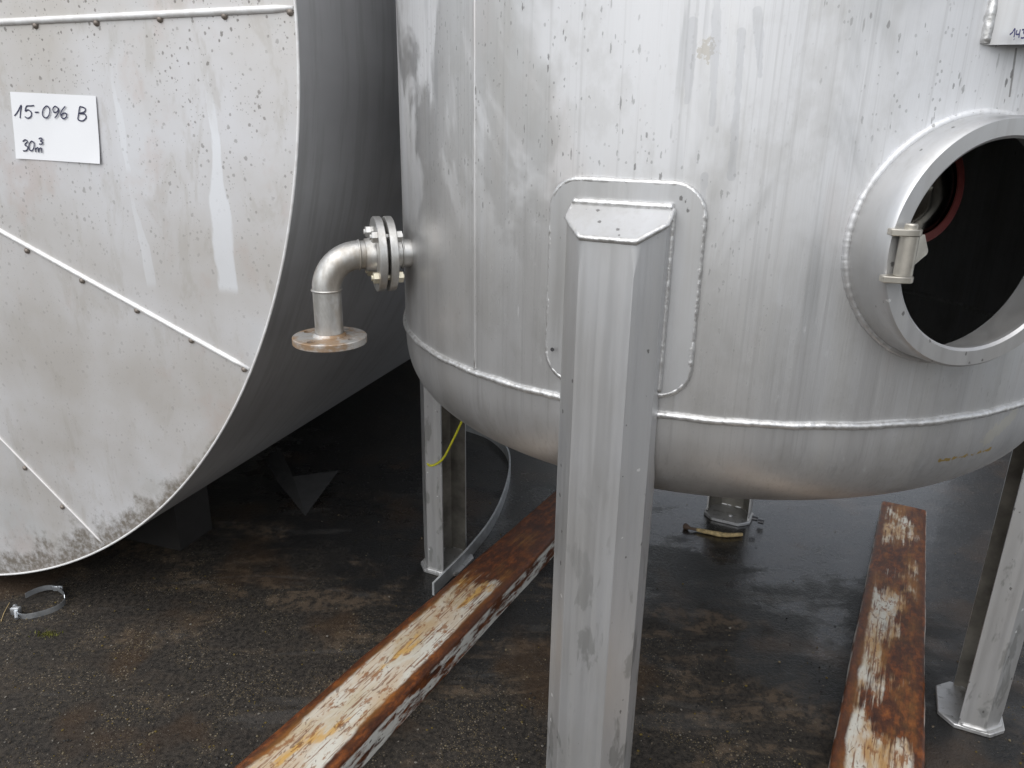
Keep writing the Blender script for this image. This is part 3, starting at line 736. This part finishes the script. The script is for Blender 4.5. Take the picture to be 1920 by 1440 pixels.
bf['label'] = 'rust-stained loose end flange with four empty bolt holes'
bm = bmesh.new(); lathe(bm, [(RP + 0.006, 0.0), (RP + 0.0055, 0.003), (RP + 0.001, 0.007)], lambda x, y, a: pn * (VR + ex + x) + pt * y + Vector((0, 0, PZ + ZF + a)), 40); obj('weld_collar', bm, M_FLG, stub, 60)
bm = bmesh.new(); lathe(bm, [(RP + 0.002, VR + 0.0765), (RP + 0.007, VR + 0.0765), (RP + 0.0035, VR + 0.096), (RP + 0.001, VR + 0.097)], fp, 40); obj('weld_collar', bm, M_PIPE, stub, 60)
for k in range(4):
    q = R_(45 + 90 * k); bx, by = 0.060 * math.cos(q), 0.060 * math.sin(q)
    bm = bmesh.new()
    lathe(bm, [(0.0003, VR + 0.022), (0.0062, VR + 0.0225), (0.0062, VR + 0.091), (0.0003, VR + 0.0915)], lambda x, y, a: fp(bx + x, by + y, a), 12)
    for a0, a1 in ((VR + 0.0762, VR + 0.0875), (VR + 0.025, VR + 0.0368)):
        lathe(bm, [(0.0003, a0), (0.0125, a0), (0.0125, a1 - .001), (0.0108, a1), (0.0003, a1)], lambda x, y, a: fp(bx + x, by + y, a), 6)
    obj('bolt', bm, M_ZINC if k in (2, 3) else M_PIPE, stub, 25)

# ------------------------------------------------------------------ lying tank
HC = Vector((-1.9226, 2.1195, 1.5902)); HR = 1.5756; HA = 0.3229; HL = 4.4
hax = Vector((math.sin(HA), math.cos(HA), 0)); hh = Vector((math.cos(HA), -math.sin(HA), 0))
htk = thing('horizontal_tank', (HC.x, HC.y, 0), -HA, 'huge lying cylindrical tank with pale spotted flat end sheet', 'tank')
def hpix(px, py):
    d = ray(px, py); t = (HC - CAM).dot(hax) / d.dot(hax); p = CAM + d * t - HC
    return Vector((p.dot(hh), 0, p.z + HC.z))
def hp(*a): q = hpix(*a); return (q.x, q.z)
bm = bmesh.new(); SEG = 256
lathe(bm, [(HR, 0.001), (HR, HL), (0.001, HL)], lambda x, y, a: (x, a, HC.z + y), SEG); obj('cladding', bm, M_SIDE, htk, 50)
bm = bmesh.new(); tube(bm, [(math.cos(k / 300 * 2 * math.pi) * (HR - 0.001), -0.002, HC.z + math.sin(k / 300 * 2 * math.pi) * (HR - 0.001)) for k in range(300)], 0.0032, 6, True); obj('edge_trim', bm, M_STRIP, htk, 180)
for yy in (2.3, 3.45):
    bm = bmesh.new(); tube(bm, [(math.cos(k / 200 * 2 * math.pi) * (HR + 0.001), yy, HC.z + math.sin(k / 200 * 2 * math.pi) * (HR + 0.001)) for k in range(200)], 0.006, 6, True); obj('cladding_bead', bm, M_SIDE, htk, 180)
# seam lines on the end: (measured right-hand half, mirrored about the centre line)
S = []
for a_, b_ in (((0, 42), (555, 15)), ((0, 432), (465, 690)), ((0, 820), (195, 1020))):
    p, q = hpix(*a_), hpix(*b_); sl_ = (q.z - p.z) / (q.x - p.x); S.append((q.z - sl_ * q.x, sl_))
def sz(i, x): return S[i][0] + S[i][1] * abs(x)
streaks = []
for (a_, b_, wd, st) in (((392, 160), (428, 545), 0.030, 0.75), ((207, 110), (240, 320), 0.012, 0.45), ((240, 330), (283, 535), 0.014, 0.4), ((225, 60), (262, 370), 0.06, 0.16)):
    p, q = hp(*a_), hp(*b_); streaks.append((p[0], p[1], q[0], q[1], wd, st))
M_END = end_sheet(streaks, (HR, HC.z))
def chord(i, s):  # x where seam i meets the rim
    lo_, hi_ = 0.0, HR
    for _ in range(50):
        md = (lo_ + hi_) / 2
        if math.hypot(md, sz(i, md) - HC.z) < HR - 0.003: lo_ = md
        else: hi_ = md
    return lo_
XS = [chord(i, 1) for i in range(3)]
def arc(a0, a1, n): return [((HR - 0.003) * math.cos(a0 + (a1 - a0) * k / n), HC.z + (HR - 0.003) * math.sin(a0 + (a1 - a0) * k / n)) for k in range(n + 1)]
ang = [math.atan2(sz(i, XS[i]) - HC.z, XS[i]) for i in range(3)]
polys = [arc(ang[0], math.pi - ang[0], 90) + [(0, S[0][0])]]
for i in range(2):
    polys.append([(0, S[i][0])] + arc(ang[i], ang[i + 1], 30) + [(0, S[i + 1][0])] + arc(math.pi - ang[i + 1], math.pi - ang[i], 30))
polys.append([(0, S[2][0])] + arc(ang[2], -math.pi - ang[2], 50))
for i, pl in enumerate(polys):
    bm = bmesh.new()
    a_ = [bm.verts.new((x, -0.0006 * (i % 2), z)) for x, z in pl]
    f_ = bm.faces.new(a_); bmesh.ops.triangulate(bm, faces=[f_])
    r_ = bmesh.ops.extrude_face_region(bm, geom=bm.faces[:])
    for v_ in r_['geom']:
        if isinstance(v_, bmesh.types.BMVert): v_.co.y += 0.0008
    obj('end_panel', bm, M_END, htk)
SW = (0.0076, 0.0062, 0.0036)
for i in range(3):
    for s in (1, -1):
        bm = bmesh.new(); n = 40; x1 = XS[i] - 0.004
        pts = [(s * x1 * k / n, -0.001, sz(i, x1 * k / n)) for k in range(n + 1)]
        tube(bm, pts, [SW[i]] * n + [SW[i] * 0.6], 10, False, 0.0)
        obj('seam_strip', bm, M_STRIP if i < 2 else M_RIB, htk, 180)
riv = [[(68, 48), (182, 43), (301, 36), (422, 30), (545, 23)], [(52, 470), (155, 526), (258, 582), (360, 638), (459, 692)], [(48, 877), (118, 950)]]
rbm = bmesh.new(); lathe(rbm, [(0.0075, 0), (0.0065, -0.004), (0.003, -0.0062), (0.0003, -0.0065)], lambda x, y, a: (x, a, y), 10)
r0 = None
for row in riv:
    for p in row:
        if r0 is None: r0 = obj('rivet', rbm, M_RIVET, htk, 60); o = r0
        else: o = r0.copy(); lk(o, htk)
        q = hpix(*p); o.location = (q.x, -0.0008, q.z)
# paper note
pc = [hp(21, 172), hp(182, 180), hp(192, 307), hp(34, 297)]
bm = bmesh.new(); N_ = 14
O_ = HC.copy(); O_.z = 0
def hw(x, y, z): return O_ + hh * x + hax * y + Vector((0, 0, z))
G = []
for j in range(N_ + 1):
    for i in range(N_ + 1):
        u_, v_ = i / N_, j / N_
        x = (pc[0][0] * (1 - u_) + pc[1][0] * u_) * (1 - v_) + (pc[3][0] * (1 - u_) + pc[2][0] * u_) * v_
        z = (pc[0][1] * (1 - u_) + pc[1][1] * u_) * (1 - v_) + (pc[3][1] * (1 - u_) + pc[2][1] * u_) * v_
        G.append(bm.verts.new(hw(x, -0.0030 - 0.0010 * math.sin(u_ * 7 + v_ * 3) - 0.005 * (u_ * v_) ** 4 - 0.003 * ((1 - u_) * v_) ** 5, z)))
for j in range(N_):
    for i in range(N_): k = j * (N_ + 1) + i; bm.faces.new((G[k], G[k + 1], G[k + N_ + 2], G[k + N_ + 1]))
note = obj('paper_note', bm, M_PAPER, None, 180)
tag(note, 'white paper sheet with handwriting stuck on the round tank end', 'paper')
Z3 = lambda pts: [(x / 3, y / 3) for x, y in pts]
chars = {
    '1': [(92, 652), (110, 628), (130, 592), (126, 630), (123, 665)],
    '5': [(202, 594), (180, 596), (160, 598), (152, 625), (168, 618), (186, 632), (184, 655), (165, 665), (150, 655)],
    'dash': [(206, 632), (228, 631)],
    '0': [(268, 598), (252, 618), (250, 648), (268, 664), (286, 648), (290, 615), (276, 597), (266, 600)],
    '9': [(338, 612), (322, 598), (308, 612), (314, 632), (332, 628), (340, 610), (336, 640), (318, 664)],
    '6': [(378, 598), (358, 622), (352, 650), (366, 668), (384, 656), (382, 638), (364, 638), (355, 650)],
    'B': [(447, 672), (452, 640), (458, 604), (470, 602), (490, 612), (484, 630), (456, 638), (486, 642), (494, 662), (474, 680), (448, 674)],
    '3': [(138, 796), (152, 786), (164, 796), (150, 814), (166, 826), (160, 846), (140, 848)],
    '0 ': [(184, 796), (174, 812), (174, 838), (188, 848), (200, 832), (202, 806), (190, 794), (182, 798)],
    'm': [(210, 832), (212, 856), (212, 840), (224, 830), (228, 856), (230, 840), (242, 832), (246, 860)],
    'small 3': [(228, 782), (240, 776), (248, 784), (238, 794), (250, 800), (244, 810), (230, 810)]}
for txt, st in chars.items():
    bm = bmesh.new(); p2 = [hp(*q) for q in Z3(st)]; p2 = [(q.x, q.y) for q in spline([(a, b, 0) for a, b in p2], 6)]
    ribbon(bm, p2, 0.0030, lambda u, v_: hw(u, -0.0050, v_))
    obj('handwritten_character', bm, M_INK, note)

# timber chocks under the lying tank
def chock(px, py, mirror, lab):
    p = ground(px, py); q = p - O_; x = q.dot(hh) * (-1 if mirror else 1); y = q.dot(hax)
    bm = bmesh.new(); wd = 0.16
    def zt(x): return HC.z - math.sqrt(HR ** 2 - x * x) - 0.001
    sg = 1 if x > 0 else -1; x0, x1 = sg * (abs(x) - 0.16), sg * (abs(x) + 0.11)
    n = 6; xs_ = [x0 + (x1 - x0) * k / n for k in range(n + 1)]
    a_ = [[bm.verts.new(hw(xx, yy, 0)) for xx in xs_] for yy in (y, y + wd)]; b_ = [[bm.verts.new(hw(xx, yy, min(zt(xx), 0.19))) for xx in xs_] for yy in (y, y + wd)]
    for k in range(n):
        bm.faces.new((a_[0][k], a_[0][k + 1], b_[0][k + 1], b_[0][k])); bm.faces.new((a_[1][k], a_[1][k + 1], b_[1][k + 1], b_[1][k]))
        bm.faces.new((a_[0][k], a_[0][k + 1], a_[1][k + 1], a_[1][k])); bm.faces.new((b_[0][k], b_[0][k + 1], b_[1][k + 1], b_[1][k]))
    for k in (0, n): bm.faces.new((a_[0][k], a_[1][k], b_[1][k], b_[0][k]))
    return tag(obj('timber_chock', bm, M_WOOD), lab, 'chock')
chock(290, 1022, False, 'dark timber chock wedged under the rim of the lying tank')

# ------------------------------------------------------------------ neighbouring upright tank, back right
NC = Vector((3.65, 3.95, 0)); NR = 0.95
nb = thing('storage_tank', NC, 0, 'dark tank base just visible behind the right tank leg', 'tank')
bm = bmesh.new(); lathe(bm, [(NR, 0.16), (NR, 2.6), (NR * .8, 2.8), (0.001, 2.9)], lambda x, y, z: (x, y, z), 96); obj('wall', bm, M_SIDE, nb, 40)
bm = bmesh.new(); lathe(bm, [(NR - 0.06, 0.0), (NR - 0.06, 0.16), (NR + 0.03, 0.162), (NR + 0.03, 0.19), (NR, 0.192)], lambda x, y, z: (x, y, z), 96); obj('skirt', bm, M_DARKMETAL, nb, 40)

# ------------------------------------------------------------------ rusty fork beams
UB = Vector((0.469, 0.883, 0)); NB = Vector((0.883, -0.469, 0))
def beam(name, s0, s1, l0, l1, r0, r1, h, mat, lab):
    """l,r = left / right edge offsets along NB at near (s0) and far (s1) end"""
    c0 = UB * s0 + NB * ((l0 + r0) / 2); c1 = UB * s1 + NB * ((l1 + r1) / 2)
    d = c1 - c0; Ln = d.length; rz = math.atan2(-d.x, d.y)
    bm = bmesh.new(); n = 140; rows = []
    rc = 0.010; rj = random.Random(int(s0 * 100 + h * 1000)); ja = [0.0] * 4
    for k in range(n + 1):
        t = k / n; hw_ = ((r0 - l0) * (1 - t) + (r1 - l1) * t) / 2; wob = 0.0006 * math.sin(k * .37)
        ja = [0.75 * q + rj.uniform(-.0007, .0007) for q in ja]
        pr = [(-hw_, 0.0)]
        pr += [(-hw_, 0.02), (-hw_ + 0.001 * math.sin(k * .19), 0.045)]
        for q in range(6):
            a = R_(180 - 90 * q / 5); pr.append((-hw_ + rc + rc * math.cos(a), h - rc + rc * math.sin(a)))
        pr += [(-hw_ * .5, h + wob), (0, h + wob), (hw_ * .5, h + wob)]
        for q in range(6):
            a = R_(90 - 90 * q / 5); pr.append((hw_ - rc + rc * math.cos(a), h - rc + rc * math.sin(a)))
        pr += [(hw_ + 0.001 * math.sin(k * .15), 0.045), (hw_, 0.02), (hw_, 0.0)]
        pr = [(x + (ja[0] if x < 0 else ja[1]), z + (ja[2] if x < -hw_ * .6 else ja[3] if x > hw_ * .6 else 0) * (z > .03)) for x, z in pr]
        rows.append([bm.verts.new((x, Ln * t, z)) for x, z in pr])
    for k in range(n):
        m_ = len(rows[0])
        for q in range(m_): bm.faces.new((rows[k][q], rows[k][(q + 1) % m_], rows[k + 1][(q + 1) % m_], rows[k + 1][q]))
    bm.faces.new(rows[0]); bm.faces.new(rows[-1][::-1])
    o = obj(name, bm, mat(Ln, (r0 - l0) / 2, (r1 - l1) / 2), None, 40); o.location = c0; o.rotation_euler = (0, 0, rz)
    return tag(o, lab, 'beam', 'rusty fork beams')
B_S0 = 0.25
def ext(s, sa, va, sb, vb): return va + (vb - va) * (s - sa) / (sb - sa)
beam('fork_beam', B_S0, 2.95, ext(B_S0, .853, -1.118, 2.35, -1.070), ext(2.95, .853, -1.118, 2.35, -1.070), -0.9225, -0.9225, 0.075,
     lambda L, a, b: rusty_beam(0.9, 1.75, 3.0, L, a, b, 0.4), 'rusty white-painted fork beam running diagonally behind the front tank leg')
beam('fork_beam', B_S0, 2.93, ext(B_S0, 1.49, .016, 2.89, .036), .036, ext(B_S0, 1.595, .204, 2.93, .188), .188, 0.066,
     lambda L, a, b: rusty_beam(-1.3, 4.6, 8.2, L, a, b, 0.85), 'rusty cream-painted fork beam under the manhole beside the right tank leg')

# ------------------------------------------------------------------ small things
# hoop of flat galvanised bar on edge
bm = bmesh.new()
hp_ = spline([ground(812, 1093, .045), ground(826, 1079, .045), ground(880, 1024, .045), ground(925, 965, .045), ground(950, 905, .045), ground(956, 860, .045), ground(946, 832, .045), ground(915, 806, .045), ground(870, 790, .045)], 10)
n = len(hp_); V4 = []
for i, p in enumerate(hp_):
    t = (hp_[min(i + 1, n - 1)] - hp_[max(i - 1, 0)]).normalized(); nn = Vector((t.y, -t.x, 0)) * 0.0035
    V4.append([bm.verts.new(Vector((p.x, p.y, z)) + nn * s) for z, s in ((0, -1), (0, 1), (0.045, 1), (0.045, -1))])
for i in range(n - 1):
    for q in range(4): bm.faces.new((V4[i][q], V4[i][(q + 1) % 4], V4[i + 1][(q + 1) % 4], V4[i + 1][q]))
bm.faces.new(V4[0]); bm.faces.new(V4[-1][::-1])
tag(obj('metal_hoop', bm, M_GALV, None, 40), 'curved galvanised flat bar lying on edge beside the left tank leg', 'metal bar')
# yellow-green wire hanging from the tank to the left leg
bm = bmesh.new()
La = R_(155.0); ler = Vector((math.cos(La), math.sin(La), 0)); let = Vector((-math.sin(La), math.cos(La), 0))
def legpt(r, t, z): return VC + ler * r + let * t + Vector((0, 0, z))
def leg_pix(px, py, t_):  # on the near flange plane
    d = ray(px, py); q = CAM - VC; k = (t_ - q.dot(let)) / d.dot(let); p = CAM + d * k; return p
w0 = leg_pix(806, 873, LEG_W + 0.004) ; w1 = leg_pix(832, 858, LEG_W + 0.004); w2 = leg_pix(848, 828, LEG_W + 0.02); w3 = leg_pix(866, 790, LEG_W + 0.03)
w00 = leg_pix(801, 868, LEG_W - 0.004)
tube(bm, spline([w00, w0, leg_pix(818, 870, LEG_W + 0.004), w1, w2, w3, w3 + (w3 - w2) * 0.5], 8), 0.0036, 8)
tag(obj('cable', bm, M_CABLE, None, 60), 'thin yellow-green cable looped round the left tank leg', 'cable')
# hose clamp
cc = (ground(37, 1135) + ground(118, 1135)) / 2; rad = (ground(118, 1135) - ground(37, 1135)).length / 2
cl_t = thing('hose_clamp', (cc.x, cc.y, 0), 0, 'open bright metal hose clamp lying on the ground below the lying tank', 'clamp')
bm = bmesh.new(); n = 44; V4 = []
for k in range(n + 1):
    a = R_(-135 + 295 * k / n); rr = rad * (1 + 0.06 * math.sin(k * .4))
    e = Vector((math.cos(a), math.sin(a), 0)); tl = 0.004 + 0.006 * k / n
    V4.append([bm.verts.new(e * (rr + s * 0.0008) + Vector((0, 0, z + (tl if k > n / 2 else 0.0)))) for z, s in ((0, -1), (0, 1), (0.017, 1), (0.017, -1))])
for i in range(n):
    for q in range(4): bm.faces.new((V4[i][q], V4[i][(q + 1) % 4], V4[i + 1][(q + 1) % 4], V4[i + 1][q]))
bm.faces.new(V4[0]); bm.faces.new(V4[-1][::-1]); obj('band', bm, M_CLAMP, cl_t, 40)
e = Vector((math.cos(R_(-137)), math.sin(R_(-137)), 0)) * rad
bm = bmesh.new(); prism(bm, [(-0.013, -0.008), (0.012, -0.009), (0.014, 0.007), (-0.010, 0.009)], 0.0, 0.024, lambda x, y, z: (e.x + x, e.y + y, z)); bev(bm, 0.003, 2); obj('screw_housing', bm, M_CLAMP, cl_t, 40)
bm = bmesh.new(); tube(bm, [e + Vector((-0.012, 0.016, 0.016)), e + Vector((0.0, 0.0, 0.016)), e + Vector((0.022, -0.034, 0.009))], [0.0065, 0.006, 0.0045], 10); obj('screw', bm, M_CLAMP, cl_t, 40)
e2 = Vector((math.cos(R_(75)), math.sin(R_(75)), 0)) * rad
bm = bmesh.new(); prism(bm, [(-0.016, -0.002), (0.016, -0.002), (0.014, 0.006), (-0.014, 0.006)], 0.008, 0.026, lambda x, y, z: (e2.x + x, e2.y + y, z)); bev(bm, 0.002, 1); obj('band_keeper', bm, M_CLAMP, cl_t, 40)
# dry stick by the rear foot
st = thing('dry_stick', ground(1340, 1000), 0, 'pale dry stick on wet ground in front of the rear tank foot', 'stick')
o_ = st.location
def sp(px, py, z): return ground(px, py, z) - o_
bm = bmesh.new(); tube(bm, spline([sp(1306, 993, .008), sp(1330, 998, .009), (sp(1360, 1003, .009)), sp(1392, 1002, .008)], 6), [0.006 + 0.0035 * math.sin(math.pi * k / 18) for k in range(19)], 8, False, 0.12); obj('stalk', bm, M_STICK, st, 60)
bm = bmesh.new(); tube(bm, spline([sp(1283, 986, .009), sp(1293, 990, .011), sp(1307, 993, .008)], 5), [0.007, 0.012, 0.0125, 0.011, 0.009, 0.007, 0.006, 0.006, 0.006, 0.006, 0.006], 8, False, 0.1); obj('knob', bm, M_BARK, st, 60)
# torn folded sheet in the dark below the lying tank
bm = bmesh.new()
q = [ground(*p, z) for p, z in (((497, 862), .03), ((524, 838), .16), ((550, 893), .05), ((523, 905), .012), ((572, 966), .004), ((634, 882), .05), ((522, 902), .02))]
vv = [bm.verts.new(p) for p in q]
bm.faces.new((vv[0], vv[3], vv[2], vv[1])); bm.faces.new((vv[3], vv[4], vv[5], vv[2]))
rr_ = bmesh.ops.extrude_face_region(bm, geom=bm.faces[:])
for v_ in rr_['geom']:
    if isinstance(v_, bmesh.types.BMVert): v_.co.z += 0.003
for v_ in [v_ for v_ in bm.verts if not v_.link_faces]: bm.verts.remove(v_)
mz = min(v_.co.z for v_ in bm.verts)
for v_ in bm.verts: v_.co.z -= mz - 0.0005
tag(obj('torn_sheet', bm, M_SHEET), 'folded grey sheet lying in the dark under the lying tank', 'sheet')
# moss tuft and grass stem by the clamp
bm = bmesh.new(); c = ground(92, 1190)
for k in range(160):
    a = random.uniform(0, 6.28); r = abs(random.gauss(0, 0.012)); p = c + Vector((math.cos(a) * r * 1.6, math.sin(a) * r * .8, 0)); h_ = random.uniform(.003, .011); e = Vector((random.uniform(-1, 1), random.uniform(-1, 1), 0)) * .004
    f1, f2, f3 = bm.verts.new(p - e * .5), bm.verts.new(p + e * .5), bm.verts.new(p + Vector((random.uniform(-.005, .005), random.uniform(-.005, .005), h_))); bm.faces.new((f1, f2, f3))
tag(obj('moss_tuft', bm, M_MOSS), 'small yellow-green moss tuft on the ground beside the hose clamp', 'moss')
bm = bmesh.new(); tube(bm, spline([ground(2, 1165, .002), ground(8, 1148, .004), ground(18, 1130, .006)], 5), 0.0011, 5); tag(obj('straw', bm, M_STICK), 'thin dry straw left of the hose clamp', 'straw')

# loose grit: uncountable, one mesh
bm = bmesh.new(); colr = bm.loops.layers.color.new('tint')
base = bmesh.new(); bmesh.ops.create_icosphere(base, subdivisions=1, radius=1); bv = [v_.co.copy() for v_ in base.verts]; bf_ = [[v_.index for v_ in f.verts] for f in base.faces]; base.free()
tints = [(.34, .31, .26), (.40, .36, .28), (.26, .22, .15), (.42, .40, .37), (.35, .29, .08), (.12, .11, .10), (.07, .065, .06), (.20, .17, .13)]
cnt = 0
while cnt < 2600:
    px, py = random.uniform(-40, 1960), 1440 - abs(random.gauss(0, 190)) + 30
    if py < 900: continue
    p = ground(px, py)
    s_, n_ = p.dot(UB), p.dot(NB)
    if -1.14 < n_ < -.90 or -.02 < n_ < .22: continue
    if math.hypot(p.x - VC.x, p.y - VC.y) > 0.66 and math.hypot(p.x - VC.x, p.y - VC.y) < 0.86 and random.random() < .5: continue
    if p.x > 0.1 and random.random() < 0.45: continue
    r = random.choice((.0008, .0009, .0011, .0013, .0013, .0017, .0022, .0030)) * random.uniform(.8, 1.3)
    sc_ = (random.uniform(.7, 1.4), random.uniform(.7, 1.4), random.uniform(.4, .9)); rot = Matrix.Rotation(random.uniform(0, 6.28), 3, 'Z')
    vv = [bm.verts.new(p + rot @ Vector((c.x * sc_[0], c.y * sc_[1], c.z * sc_[2])) * r * random.uniform(.85, 1.1) + Vector((0, 0, r * .3))) for c in bv]
    tn = random.choice(tints)
    for f in bf_:
        ff = bm.faces.new([vv[i] for i in f])
        for l in ff.loops: l[colr] = (*tn, 1)
    cnt += 1
s = MT('grit_stone'); at = s.n.new('ShaderNodeAttribute'); at.attribute_name = 'tint'; s.set(Base_Color=at.outputs['Color'], Roughness=0.7)
tag(obj('loose_grit', bm, s.m), 'tiny pale stones scattered over the yard surface', 'grit', kind='stuff')
